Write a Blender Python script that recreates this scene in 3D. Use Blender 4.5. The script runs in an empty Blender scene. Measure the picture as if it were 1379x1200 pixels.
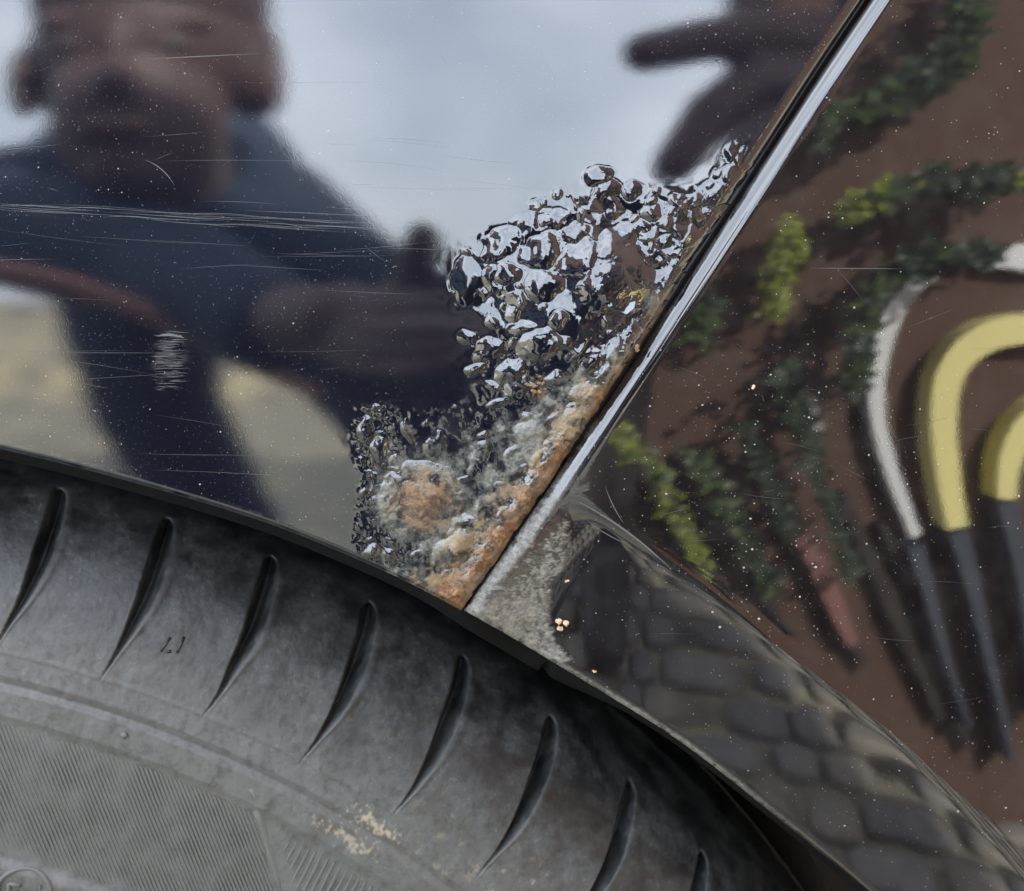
import bpy, bmesh, math, random
import numpy as np
from math import radians, tan, cos, sin, pi
from mathutils import Vector
random.seed(7); rng = np.random.default_rng(7)
SC = bpy.context.scene; COL = SC.collection

# ------------------------------------------------------------------ camera
K = .00017; D0 = .40; PIT = radians(12); Z0 = .66          # metres per photo pixel at the car side, distance, pitch, height aimed at
CAM = np.array([0, -D0*cos(PIT), Z0 + D0*sin(PIT)])
cd = bpy.data.cameras.new('camera'); cam = bpy.data.objects.new('camera', cd); COL.objects.link(cam)
cam.location = CAM; cam.rotation_euler = (pi/2 - PIT, 0, 0)
cd.sensor_width = 36; cd.lens = 36*D0/(1379*K); cd.clip_start = .004; cd.clip_end = 500
cd.dof.use_dof = True; cd.dof.focus_distance = D0; cd.dof.aperture_fstop = 21
SC.camera = cam
# ------------------------------------------------------------------ sky and sun
SUN_EL = radians(30); SUN_AZ = radians(28)                  # azimuth from +Y towards +X
w = bpy.data.worlds.new('World'); SC.world = w; w.use_nodes = True
nt = w.node_tree; nt.nodes.clear()
out = nt.nodes.new('ShaderNodeOutputWorld'); bg = nt.nodes.new('ShaderNodeBackground')
sky = nt.nodes.new('ShaderNodeTexSky'); sky.sky_type = 'NISHITA'; sky.sun_disc = False
sky.sun_elevation = SUN_EL; sky.sun_rotation = SUN_AZ; sky.air_density = 1.0; sky.dust_density = 3.5; sky.ozone_density = 1.0
tc = nt.nodes.new('ShaderNodeTexCoord'); no = nt.nodes.new('ShaderNodeTexNoise')
no.inputs['Scale'].default_value = 5.5; no.inputs['Detail'].default_value = 5; no.inputs['Roughness'].default_value = .5
cr = nt.nodes.new('ShaderNodeValToRGB'); cr.color_ramp.elements[0].position = .30; cr.color_ramp.elements[1].position = .62
cr.color_ramp.elements[0].color = (.45, .45, .45, 1); cr.color_ramp.elements[1].color = (.95, .95, .95, 1)
mx = nt.nodes.new('ShaderNodeMix'); mx.data_type = 'RGBA'
nt.links.new(tc.outputs['Generated'], no.inputs['Vector']); nt.links.new(no.outputs['Fac'], cr.inputs['Fac'])
nt.links.new(cr.outputs['Color'], mx.inputs['Factor']); nt.links.new(sky.outputs['Color'], mx.inputs[6])
mx.inputs[7].default_value = (8.2, 8.9, 10.0, 1)            # thin cloud veil
nt.links.new(mx.outputs[2], bg.inputs['Color']); bg.inputs['Strength'].default_value = .10
nt.links.new(bg.outputs[0], out.inputs[0])
sd = bpy.data.lights.new('sun', 'SUN'); sd.energy = 3.0; sd.angle = radians(1.0); sd.color = (1, .95, .86)
so = bpy.data.objects.new('sun', sd); COL.objects.link(so)
sv = Vector((sin(SUN_AZ)*cos(SUN_EL), cos(SUN_AZ)*cos(SUN_EL), sin(SUN_EL)))
so.rotation_euler = sv.to_track_quat('Z', 'Y').to_euler(); so.location = sv*20
SC.view_settings.view_transform = 'Standard'; SC.view_settings.look = 'None'; SC.view_settings.gamma = 1
SC.view_settings.exposure = 2.82
SC.cycles.max_bounces = 8; SC.cycles.glossy_bounces = 5

# ------------------------------------------------------------------ geometry of the car side
FV = np.array([0, cos(PIT), -sin(PIT)]); UV_ = np.array([0, sin(PIT), cos(PIT)]); RV = np.array([1., 0, 0])
def ray(px, py):
    px = np.asarray(px, float); py = np.asarray(py, float)
    return FV*D0 + RV*((px-689.5)*K)[..., None] + UV_*((600-py)*K)[..., None]
def unp(px, py, y=0.):
    d = ray(px, py); t = (y-CAM[1])/d[..., 1]; return CAM + d*np.asarray(t)[..., None]
def sm(x, a, b):
    t = np.clip((x-a)/(b-a), 0, 1); return t*t*(3-2*t)
SEAM = np.array([(-90,1915),(560,915),(625,820),(720,683),(800,562),(868,460),(960,318),(1040,194),(1100,100),(1168,0),(1300,-200),(2000,-1250)], float)
CR = np.array([(600,560),(740,640),(775,672),(860,735),(930,775),(1000,825),(1100,905),(1200,985),(1300,1085),(1379,1170),(1480,1290),(1700,1560)], float)
ARCH = np.array([(-900,600),(-600,566),(-400,556),(-260,560),(-120,578),(0,604),(100,628),(200,655),(300,684),(390,714),(480,752),(550,783),(622,822),(690,860),(760,903),(830,945),(900,988),(965,1037),(1030,1090),(1095,1142),(1160,1196),(1260,1290),(1400,1430),(1560,1620)], float)
def smooth_curve(P, n):
    t = np.r_[0, np.cumsum(np.hypot(*np.diff(P, axis=0).T))]; s = np.linspace(0, t[-1], n)
    Q = np.stack([np.interp(s, t, P[:, i]) for i in (0, 1)], 1)
    k = np.ones(9)/9
    for _ in range(3):
        E = np.pad(Q, ((4, 4), (0, 0)), mode='reflect', reflect_type='odd')
        Q = np.stack([np.convolve(E[:, i], k, 'valid') for i in (0, 1)], 1)
    return Q
ARCH_S = smooth_curve(ARCH, 360); SEAM_S = smooth_curve(SEAM, 420); CR_S = smooth_curve(CR, 260)
def archy(px): return np.interp(px, ARCH_S[:, 0], ARCH_S[:, 1])
def xs(py): return np.interp(-np.asarray(py, float), -SEAM_S[:, 1], SEAM_S[:, 0])
def a_(z):
    d = z-.689; dl = np.maximum(d, -.068)
    return tan(radians(4))*d + dl*dl/2.2 - (.068/1.1)*(np.minimum(d, -.068)+.068)
def hL(px, py):
    P = unp(px, py); return a_(P[..., 2]) + (P[..., 0]+.02)**2/8
def hR(px, py):
    px = np.asarray(px, float); py = np.asarray(py, float)
    P = unp(px, py); S = unp(xs(py), py); dx = P[..., 0]-S[..., 0]
    h = a_(S[..., 2]) + (S[..., 0]+.02)**2/8 + tan(radians(4))*dx + dx*dx/4
    s = (py-np.interp(px, CR_S[:, 0], CR_S[:, 1]))/1.31*K
    s = np.maximum(s, 0)+.0007*np.log1p(np.exp(-np.minimum(abs(s)/.0007, 40)))
    return h + (tan(radians(13))*s + s*s)*sm(dx/K, 0, 130)
def surf(h, px, py):
    d = ray(px, py); t = (h-CAM[1])/d[..., 1]; return CAM + d*t[..., None]
def refl(f, px, py):
    e = 3.; P = surf(f(px, py), px, py)
    A = surf(f(px+e, py), px+e, py)-surf(f(px-e, py), px-e, py); B = surf(f(px, py+e), px, py+e)-surf(f(px, py-e), px, py-e)
    n = np.cross(A, B); n /= np.linalg.norm(n, axis=-1, keepdims=True)
    d = ray(px, py); d /= np.linalg.norm(d, axis=-1, keepdims=True)
    return P, d-2*(d*n).sum(-1, keepdims=True)*n
def mirrored(f, pts, Y):                                    # where the line of sight bounced off the panel meets the plane y = Y
    px, py = np.array(pts, float).T; P, r = refl(f, px, py); t = (Y-P[:, 1])/r[:, 1]; return P + r*t[:, None]

# ------------------------------------------------------------------ numpy noise
def vnoise(x, y, seed=0):
    xi = np.floor(x).astype(np.int64); yi = np.floor(y).astype(np.int64); fx = x-xi; fy = y-yi
    fx = fx*fx*fx*(fx*(fx*6-15)+10); fy = fy*fy*fy*(fy*(fy*6-15)+10)
    def hsh(i, j):
        n = (i*374761393 + j*668265263 + seed*974634777) & 0xffffffff
        n = ((n ^ (n >> 13))*1274126177) & 0xffffffff
        return ((n ^ (n >> 16)) & 0xffff)/65535.
    return (hsh(xi, yi)*(1-fx)+hsh(xi+1, yi)*fx)*(1-fy) + (hsh(xi, yi+1)*(1-fx)+hsh(xi+1, yi+1)*fx)*fy
def fbm(x, y, s, o=4, seed=0, g=.5):
    v = 0; a = 1; t = 0
    for i in range(o):
        v = v+a*vnoise(x/s+i*17.3, y/s-i*9.1, seed+i); t += a; a *= g; s *= .5
    return v/t
def inside(px, py, poly):
    r = np.zeros(px.shape, bool); n = len(poly)
    for i in range(n):
        (x0, y0), (x1, y1) = poly[i], poly[(i+1) % n]
        if y0 == y1: continue
        r ^= ((y0 > py) != (y1 > py)) & (px < (x1-x0)*(py-y0)/(y1-y0)+x0)
    return r
def polydist(px, py, pts):                                  # distance to a polyline
    d = np.full(px.shape, 1e9)
    for (x0, y0), (x1, y1) in zip(pts[:-1], pts[1:]):
        vx, vy = x1-x0, y1-y0; t = np.clip(((px-x0)*vx+(py-y0)*vy)/(vx*vx+vy*vy), 0, 1)
        d = np.minimum(d, np.hypot(px-x0-t*vx, py-y0-t*vy))
    return d
def regmask(px, py, poly, soft):
    d = polydist(px, py, list(poly)+[poly[0]]); return sm(np.where(inside(px, py, poly), d, -d), -soft, soft)

# ------------------------------------------------------------------ materials
class Mat:
    def __init__(s, name):
        s.m = bpy.data.materials.new(name); s.m.use_nodes = True; s.t = s.m.node_tree; s.t.nodes.clear()
        s.o = s.n('OutputMaterial'); s.b = s.n('BsdfPrincipled'); s.l(s.b.outputs[0], s.o.inputs[0])
        s.tc = s.n('TexCoord')
    def n(s, k): return s.t.nodes.new('ShaderNode'+k)
    def l(s, a, b): s.t.links.new(a, b)
    def noise(s, sc, det=4, rough=.55, vec=None):
        n = s.n('TexNoise'); n.inputs['Scale'].default_value = sc; n.inputs['Detail'].default_value = det; n.inputs['Roughness'].default_value = rough
        s.l(vec or s.tc.outputs['Object'], n.inputs['Vector']); return n.outputs['Fac']
    def attr(s, name):
        n = s.n('Attribute'); n.attribute_name = name; return n.outputs['Fac']
    def ramp(s, f, stops):
        r = s.n('ValToRGB'); e = r.color_ramp.elements
        while len(e) < len(stops): e.new(.5)
        for q, (p, c) in zip(e, stops):
            q.position = p; q.color = (*c, 1) if isinstance(c, tuple) else (c, c, c, 1)
        s.l(f, r.inputs[0]); return r.outputs[0]
    def mix(s, f, a, b):
        m = s.n('Mix'); m.data_type = 'RGBA'
        for v, i in ((f, 0), (a, 6), (b, 7)):
            if hasattr(v, 'is_linked'): s.l(v, m.inputs[i])
            elif i == 0: m.inputs[0].default_value = v
            else: m.inputs[i].default_value = (*v, 1)
        return m.outputs[2]
    def math(s, op, a, b=0.):
        m = s.n('Math'); m.operation = op
        for i, v in enumerate((a, b)):
            if hasattr(v, 'is_linked'): s.l(v, m.inputs[i])
            else: m.inputs[i].default_value = v
        return m.outputs[0]
    def mul(s, a, b): return s.math('MULTIPLY', a, b)
    def set(s, k, v):
        i = s.b.inputs[k]
        if hasattr(v, 'is_linked'): s.l(v, i)
        elif isinstance(v, tuple): i.default_value = (*v, 1)
        else: i.default_value = v
        return s
    def bump(s, h, dist, strength=1):
        b = s.n('Bump'); b.inputs['Distance'].default_value = dist; b.inputs['Strength'].default_value = strength
        s.l(h, b.inputs['Height']); s.l(b.outputs[0], s.b.inputs['Normal'])
def simple(name, c, r=.6, var=.25, sc=30, **kw):
    M = Mat(name); d = tuple(x*(1-var) for x in c); e = tuple(min(1, x*(1+var)) for x in c)
    M.set('Base Color', M.mix(M.noise(sc), d, e)).set('Roughness', r)
    for k, v in kw.items(): M.set(k, v)
    return M.m

# fender paint: near-black gloss, with stains of rust, chalky bloom and dull film where the surface has them
M = Mat('fender_paint')
n1 = M.noise(420, 6, .65); n2 = M.noise(1600, 4, .6); n3 = M.noise(160, 4)
rust, chalk, dull = M.attr('rust'), M.attr('chalk'), M.attr('dull')
rc = M.ramp(M.math('ADD', M.mul(n1, .6), M.mul(M.noise(1500, 5, .7), .4)), [(.40, (.032, .014, .009)), (.46, (.125, .052, .018)), (.53, (.18, .088, .036)), (.62, (.27, .18, .085))])
rc = M.mix(M.ramp(n3, [(.45, 0.), (.7, 1.)]), rc, (.27, .205, .13))
cc = M.mix(M.attr('warm'), M.ramp(n2, [(.3, (.10, .108, .10)), (.55, (.22, .225, .20)), (.8, (.34, .32, .24))]), M.ramp(n2, [(.3, (.16, .125, .07)), (.55, (.30, .235, .14)), (.8, (.38, .32, .21))]))
pc = M.mix(M.math('MULTIPLY', dull, .5), (.005, .0055, .010), (.04, .04, .042))
c = M.mix(chalk, pc, cc); c = M.mix(rust, c, rc)
M.set('Base Color', c); M.set('IOR', 1.95)
both = M.math('MINIMUM', M.math('ADD', chalk, rust), 1.)
rg = M.math('ADD', M.math('ADD', M.mul(both, .42), M.mul(dull, .22)), M.math('ADD', M.mul(n1, .008), .003))
M.set('Roughness', rg)
M.set('Specular IOR Level', M.math('SUBTRACT', .5, M.mul(both, .30)))
hb = M.math('ADD', M.mul(n2, M.math('ADD', M.mul(both, .8), .006)), M.math('ADD', M.mul(M.noise(4200, 2), .0098), M.mul(M.noise(300, 2), .011)))
M.bump(hb, .00022)
FENDER = M.m
# bumper paint: gloss black-brown plastic, road dirt
M = Mat('bumper_paint')
dirt = M.attr('dirt'); film = M.attr('film'); n1 = M.noise(900, 6, .7); n2 = M.noise(2600, 3)
dc = M.ramp(n1, [(.30, (.09, .09, .085)), (.5, (.22, .215, .20)), (.7, (.38, .365, .31))])
c = M.mix(M.mul(film, .35), (.0075, .0065, .0075), (.09, .085, .08)); c = M.mix(dirt, c, dc)
M.set('Base Color', c); M.set('IOR', 1.9)
M.set('Roughness', M.math('ADD', M.math('ADD', M.mul(dirt, .6), M.mul(film, .07)), .005))
M.set('Specular IOR Level', M.math('SUBTRACT', .5, M.mul(dirt, .35)))
M.bump(M.math('ADD', M.mul(n2, M.math('ADD', M.mul(dirt, .8), .0055)), M.mul(M.noise(300, 2), .010)), .00022)
BUMPER = M.m
# tyre rubber
M = Mat('tyre_rubber')
dust = M.attr('dust'); mud = M.attr('mud'); n1 = M.noise(95, 7, .68); n2 = M.noise(700, 4, .65); n3 = M.noise(28, 4)
c = M.mix(M.ramp(n1, [(.40, 0.), (.64, 1.)]), (.011, .0125, .0135), (.045, .050, .052))
c = M.mix(M.mul(dust, M.ramp(n3, [(.3, .85), (.7, 1.)])), c, (.108, .107, .102))
c = M.mix(M.mul(M.mul(M.ramp(n2, [(.54, 0.), (.66, 1.)]), M.ramp(n1, [(.46, 0.), (.62, 1.)])), .30), c, (.17, .175, .17)); c = M.mix(M.mul(M.ramp(M.noise(380, 5, .7), [(.35, 1.), (.5, 0.)]), .35), c, (.012, .013, .014))
c = M.mix(mud, c, (.42, .36, .25))
M.set('Base Color', c); M.set('Roughness', M.ramp(n1, [(.3, .40), (.7, .62)])); M.set('IOR', 1.5)
M.bump(M.math('ADD', M.mul(n2, .5), M.mul(n1, 1.)), .0004, .6)
TYRE = M.m
LINER = simple('black_plastic', (.006, .006, .0065), .75, .4, 200, **{'Specular IOR Level': .12})
VOID = simple('dark_plastic', (.006, .006, .006), .8)  # near-black plastic of the wheel house
DUST = simple('dust', (.36, .35, .33), .9, .2, 900)
SCR = simple('scratch', (.10, .10, .105), .6, .4, 500)
CHIP = simple('tan_chip', (.62, .46, .30), .8, .3, 1500)
RUSTCHIP = simple('rust_crumb', (.22, .13, .06), .9, .5, 1800)
SILVER = simple('silver_flake', (.16, .17, .19), .35, .1, 900, Metallic=.7)
BODY = simple('body_paint', (.008, .008, .012), .08)
DUSTY = simple('dusty_rubber', (.105, .104, .098), .7, .12, 150)
RIM = simple('rim_metal', (.35, .35, .36), .3, Metallic=.8)
GLASS = simple('dark_glass', (.01, .012, .012), .05)

# ------------------------------------------------------------------ object helpers
def tag(o, label=None, cat=None, group=None, kind=None):
    for k, v in (('label', label), ('category', cat), ('group', group), ('kind', kind)):
        if v: o[k] = v
    return o
def empty(name, loc=(0, 0, 0)):
    o = bpy.data.objects.new(name, None); o.location = loc; o.empty_display_size = .05; COL.objects.link(o); return o
def link(name, me, m, parent=None):
    o = bpy.data.objects.new(name, me); COL.objects.link(o)
    if m is not None:
        for q in (m if isinstance(m, (list, tuple)) else [m]): me.materials.append(q)
    if parent is not None:
        o.parent = parent; o.location = -world_loc(parent)
    return o
def world_loc(o):
    v = Vector((0, 0, 0))
    while o is not None: v = v+o.location; o = o.parent
    return v
def mesh(name, V, Fq, smooth=True, attrs=None, mat=None):
    me = bpy.data.meshes.new(name); V = np.asarray(V, np.float32).reshape(-1, 3); Fq = np.asarray(Fq, np.int32)
    k = Fq.shape[1]; me.vertices.add(len(V)); me.vertices.foreach_set('co', V.ravel())
    me.loops.add(Fq.size); me.loops.foreach_set('vertex_index', Fq.ravel())
    me.polygons.add(len(Fq)); me.polygons.foreach_set('loop_start', np.arange(0, Fq.size, k, dtype=np.int32))
    me.polygons.foreach_set('use_smooth', np.full(len(Fq), smooth))
    if mat is not None: me.polygons.foreach_set('material_index', np.asarray(mat, np.int32))
    me.update(calc_edges=True)
    for n, v in (attrs or {}).items():
        at = me.attributes.new(n, 'FLOAT', 'POINT'); at.data.foreach_set('value', np.asarray(v, np.float32).ravel())
    return me
def gridfaces(nu, nv, flip=False):
    i = np.arange(nu*nv).reshape(nu, nv); q = np.stack([i[:-1, :-1], i[1:, :-1], i[1:, 1:], i[:-1, 1:]], -1).reshape(-1, 4)
    return q[:, ::-1] if flip else q
class Poly:                                                 # many small solids joined into one mesh
    def __init__(s): s.v = []; s.f = []
    def add(s, V, Fs):
        o = len(s.v); s.v += [tuple(x) for x in V]; s.f += [tuple(i+o for i in f) for f in Fs]
    def box(s, lo, hi):
        (a, b, c), (d, e, f) = lo, hi
        s.add([(a,b,c),(d,b,c),(d,e,c),(a,e,c),(a,b,f),(d,b,f),(d,e,f),(a,e,f)], [(3,2,1,0),(4,5,6,7),(0,1,5,4),(1,2,6,5),(2,3,7,6),(3,0,4,7)])
    def tube(s, pts, rad, n=8):
        pts = [Vector(p) for p in pts]; rad = rad if hasattr(rad, '__len__') else [rad]*len(pts); V = []; Fs = []
        for i, p in enumerate(pts):
            t = (pts[min(i+1, len(pts)-1)]-pts[max(i-1, 0)]).normalized(); u = t.orthogonal().normalized()
            if i: u = (pu-t*pu.dot(t)).normalized()
            pu = u; v = t.cross(u)
            for k in range(n): V.append(p+(u*cos(2*pi*k/n)+v*sin(2*pi*k/n))*rad[i])
        for i in range(len(pts)-1):
            for k in range(n): Fs.append((i*n+k, i*n+(k+1) % n, (i+1)*n+(k+1) % n, (i+1)*n+k))
        Fs.append(tuple(range(n))[::-1]); Fs.append(tuple(range((len(pts)-1)*n, len(pts)*n))); s.add(V, Fs)
    def ball(s, c, r, n=8, m=6):
        r = r if hasattr(r, '__len__') else (r, r, r); V = []; Fs = []
        for i in range(m+1):
            th = pi*i/m
            for k in range(n): V.append((c[0]+r[0]*sin(th)*cos(2*pi*k/n), c[1]+r[1]*sin(th)*sin(2*pi*k/n), c[2]+r[2]*cos(th)))
        for i in range(m):
            for k in range(n): Fs.append((i*n+k, (i+1)*n+k, (i+1)*n+(k+1) % n, i*n+(k+1) % n))
        s.add(V, Fs)
    def build(s, name, m, parent=None, smooth=False):
        me = bpy.data.meshes.new(name); me.from_pydata(s.v, [], s.f); me.update()
        if smooth: me.polygons.foreach_set('use_smooth', [True]*len(me.polygons))
        return link(name, me, m, parent)

# ================================================================== the car
car = empty('car', (0, 0, 0))
tag(car, 'glossy black car, close-up of its rusted blistering fender edge beside the bumper and tyre', 'car')

# ---- fender: the metal panel left of the seam ------------------------------------------------------------------
AX, AY = ARCH_S[:, 0], ARCH_S[:, 1]
BUB = [  # blisters: x, y, radii, turn, height (photo pixels)
 (628,379,17,25,10,6),(660,376,13,16,0,6),(674,331,26,15,-42,9),(727,338,23,18,-20,10),(689,368,15,12,20,8),(807,242,15,11,-20,8),(815,262,18,12,-30,9),
 (772,312,15,11,-15,9),(738,296,10,9,0,7),(727,276,12,9,0,3),(788,289,13,11,0,8),(826,280,12,10,0,7),(852,257,13,9,0,6),(874,286,12,9,0,7),
 (734,382,21,19,0,12),(778,347,30,17,-40,10),(832,322,32,15,-32,11),(808,388,36,26,-40,6),(896,325,10,9,0,8),(922,314,12,10,0,8),(916,345,9,9,0,7),
 (897,298,12,9,-20,7),(692,407,13,23,8,7),(628,457,14,8,0,6),(657,470,19,11,-20,7),(641,493,14,8,-10,6),(727,464,25,17,-45,13),(686,501,27,14,-32,12),
 (789,494,19,11,-30,9),(823,477,9,20,12,9),(698,527,25,19,-10,8),(785,529,19,14,-30,9),(774,561,17,14,0,9),(709,580,28,14,-10,6),(647,624,16,27,5,5),
 (565,675,56,50,-15,13),(612,742,27,22,-30,13),(494,578,10,18,5,5),(509,603,12,18,10,5),(530,624,10,11,0,5),(548,583,7,20,-20,5),(589,600,16,20,20,5),
 (628,685,13,14,0,-7),(500,746,11,9,0,5),(523,748,13,9,20,5),(845,415,14,6,-35,4),(940,290,12,8,-40,6),(960,262,11,7,-50,6),(978,232,10,7,-55,6),(992,212,8,6,-55,5),
 (935,268,9,7,0,6),(912,272,9,7,0,6),(752,430,14,10,-30,8),(706,440,16,9,-20,7),(745,507,16,10,-30,6),(670,545,15,9,-20,5),(663,430,10,7,0,5)]
ZONE = [(606,352),(640,322),(690,304),(715,270),(785,250),(797,232),(835,230),(870,256),(930,262),(975,215),(1004,185),(1060,160),(900,430),(640,830),(560,800),(492,752),(474,728),(488,650),(476,590),(484,548),(540,540),(600,545),(628,512),(612,470),(650,440),(606,410)]
CORE = [(640,345),(715,290),(790,262),(860,270),(950,262),(985,232),(1000,260),(868,470),(760,640),(700,590),(640,545),(640,470),(690,440),(640,410)]
def fender_fields(px, py):
    zone = regmask(px, py, ZONE, 9); core = regmask(px, py, CORE, 16); zs = regmask(px, py, ZONE, 26)
    wx = px+9*(fbm(px, py, 24, 2, 11)-.5)*2; wy = py+9*(fbm(px, py, 24, 2, 12)-.5)*2
    H = np.zeros(px.shape); up = 1-sm(py, 430, 520)
    r2 = np.random.default_rng(5); blist = [(x, y, rx*1.18, ry*1.18, an, h*1.05) if y < 480 else (x, y, rx, ry, an, h) for x, y, rx, ry, an, h in BUB]; n = 0
    while n < 120:                                         # small blisters crowding the zone
        x, y = r2.uniform(470, 1010), r2.uniform(190, 800)
        X = np.array([x]); Y = np.array([y])
        if not inside(X, Y, ZONE)[0]: continue
        top = y < 470; rim = x < 535 and y > 540; br = y < 330 and x > 850
        if not top and r2.random() > (.26 if rim else .20): continue
        if top and not br and r2.random() > .25: continue
        r = r2.uniform(3, 8) if br else r2.uniform(2.5, 6.5) if top else r2.uniform(3, 9)
        blist.append((x, y, r*r2.uniform(.8, 1.7), r*.8, r2.uniform(-60, 10), r*(.75 if top else .5)*(1 if top or r2.random() < .7 else -1))); n += 1
    for x, y, rx, ry, an, h in blist:
        an = radians(an); R_ = max(rx, ry)*1.5+8; h = h*(.40 if y < 480 else .5)*(.8 if max(rx, ry) > 16 else 1)
        ix = np.nonzero((abs(px-x) < R_) & (abs(py-y) < R_))
        if not len(ix[0]): continue
        dx, dy = wx[ix]-x, wy[ix]-y; u = (dx*cos(an)+dy*sin(an))/rx; v = (-dx*sin(an)+dy*cos(an))/ry
        d2 = u*u+v*v; g = np.maximum(0, 1-d2)**1.05*h; rim = -.09*abs(h)*np.exp(-((np.sqrt(d2)-1.05)/.15)**2)
        g = g+np.where(d2 < 1, 1, 0)*.06*h*dy/ry*np.maximum(0, 1-d2)
        if h > 0:
            k = H[ix]; H[ix] = np.where(g > 0, np.maximum(k, g)+.3*np.minimum(np.maximum(k, 0), g), k+rim)
        else: H[ix] += g
    # lifted flakes: plates of paint, each tilted its own way
    cs = 40; gx = r2.uniform(0, 1, (80, 80)); gy = r2.uniform(0, 1, (80, 80)); ta = r2.normal(0, .12, (80, 80)); tb_ = r2.normal(.07, .13, (80, 80)); hh = r2.uniform(0, 3.0, (80, 80))
    qx = (px+12*(fbm(px, py, 34, 3, 13, .5)-.5)*2)/cs; qy = (py+12*(fbm(px, py, 34, 3, 14, .5)-.5)*2)/cs; bd = np.full(px.shape, 9.); bh = np.zeros(px.shape); sel = (px > 560) & (py > 180) & (py < 700)
    for i in (-1, 0, 1):
        for j in (-1, 0, 1):
            cx = np.floor(qx[sel]).astype(int)+i; cy = np.floor(qy[sel]).astype(int)+j; mx_, my_ = cx % 80, cy % 80
            ddx = qx[sel]-cx-gx[mx_, my_]; ddy = qy[sel]-cy-gy[mx_, my_]; d = np.hypot(ddx, ddy); m_ = d < bd[sel]
            t_ = bd[sel]; t_[m_] = d[m_]; bd[sel] = t_; t_ = bh[sel]; val = hh[mx_, my_]+(ta[mx_, my_]*ddx+tb_[mx_, my_]*ddy)*cs; t_[m_] = val[m_]; bh[sel] = t_
    pl = core*sm(fbm(px, py, 70, 3, 3), .42, .55)*(.45+.55*up)
    H = (H*(1-.35*pl)+pl*bh*.7)*(1-.2*up)
    H = H + core*(fbm(px, py, 60, 2, 5)-.5)*6*(.4+.6*up) + zs*(fbm(px, py, 18, 2, 6)-.5)*.6 + core*(fbm(px, py, 6, 2, 7)-.5)*.25
    low = zone*sm(py, 500, 580); rimz = low*(1-sm(px, 520, 560))
    H = H + rimz*(fbm(px, py, 9, 2, 8)-.5)*1.8 + low*(fbm(px, py, 11, 3, 8)-.5)*1.2*sm(fbm(px, py, 40, 3, 9), .45, .6)
    H = H + 14*np.exp(-(np.hypot(px-775, py-445)/98)**2) + 7*np.exp(-(np.hypot((px-822)/1.1, py-372)/44)**4)*core         # the whole patch swells
    sd = (xs(py)-px)*.83                                   # distance from the seam
    cru = sm(py, 395, 500)*(1-sm(sd, 14, 42))
    H = H + cru*((fbm(px, py, 18, 5, 31, .6)-.4)*7 + (1-abs(2*fbm(px, py, 22, 3, 34)-1))*4 + (fbm(px, py, 4, 2, 33)-.5)*1.6)
    # colour stains
    nA = fbm(px, py, 44, 5, 41, .6); nB = fbm(px, py, 15, 5, 42, .65); nC = fbm(px, py, 6, 3, 43)
    wid = np.interp(py, [380, 440, 520, 600, 700, 760, 830], [0, 12, 22, 30, 46, 58, 66])
    rust = sm(wid*.62+(nB-.5)*42-sd, -12, 12)*sm(py, 380, 470)*(.55+.45*sm(nB+.25*(nC-.5), .33, .58))
    dspot = np.hypot((px-568)/1.05, py-674)
    spot = sm(32+(nB-.5)*44-dspot, -14, 16); rust = np.maximum(rust, spot*(.45+.45*sm(nB, .35, .6)))
    rust = np.maximum(rust, sm(nB, .5, .7)*sm(14-np.hypot(px-722, py-520), -8, 6))
    rust = np.maximum(rust, .8*sm(26+(nB-.5)*40-np.hypot(px-612, py-790), -8, 10))
    rust = np.maximum(rust, .45*sm(nB, .55, .7)*sm(40-np.hypot(px-650, py-745), -20, 20))
    wid2 = np.interp(py, [300, 380, 450, 520, 580, 660, 740, 830], [0, 8, 24, 62, 110, 95, 120, 130])
    wisp = sm(nB*.55+nC*.2+fbm(px+.6*py, py-.6*px, 26, 4, 46, .6)*.25, .40, .64)
    chalk = sm(wid2+(nA-.5)*120+(nB-.5)*50-sd, -20, 34)*(.06+.70*wisp)*sm(py, 340, 480)
    halo = np.exp(-((dspot-50-(nA-.5)*22)/15)**2)*(.12+.45*sm(nC*.5+nB*.5, .4, .62)) + .26*sm(44-dspot, -10, 30)*sm(nB, .35, .6)
    chalk = np.maximum(chalk, np.clip(halo, 0, .8))
    chalk = np.maximum(chalk, .65*sm(26+(nB-.5)*34-np.hypot(px-604, py-732), -10, 14)*sm(nB, .38, .6))
    chalk = np.maximum(chalk, .75*sm(20+(nB-.5)*34-np.hypot((px-712)/1.4, py-579), -6, 8))
    chalk = np.maximum(chalk, .8*sm(10+(nB-.5)*16-np.hypot((px-776), (py-556)), -5, 6))
    chalk = np.maximum(chalk, .75*sm(8+(nB-.5)*14-np.hypot((px-826)/.6, (py-478)/1.7), -5, 6))
    chalk = np.maximum(chalk, .30*low*sm(nC*.5+nB*.5, .55, .68)*sm(px, 480, 520))
    chalk = np.clip(chalk, 0, 1)*(1-.3*rust)
    dull = np.clip(np.maximum(sm(nA, .45, .75)*.35*zone, 0)+.22*np.exp(-((py-(286+.05*px))/5)**2)*sm(fbm(px, py*6, 30, 4, 61), .35, .7), 0, 1)
    dull = np.maximum(dull, .8*np.exp(-(np.hypot((px-228)/26, (py-482)/38))**4)*sm(fbm(px, py*3, 12, 3, 62), .38, .6))
    grime = sm(14-(archy(px)-py), 0, 12)*.15*sm(nB, .35, .6)
    warm = np.clip(sm(wid*1.5+(nA-.5)*60-sd, -14, 16)*.9+.8*sm(60-dspot, 0, 30)*sm(nB, .3, .6), 0, 1)
    rust = np.maximum(rust, .5*sm(wid*1.25+(nA-.5)*70-sd, -14, 16)*sm(nB, .45, .65)*sm(py, 420, 500))
    return H, rust, np.clip(chalk+grime*.5, 0, 1), dull, warm
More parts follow.
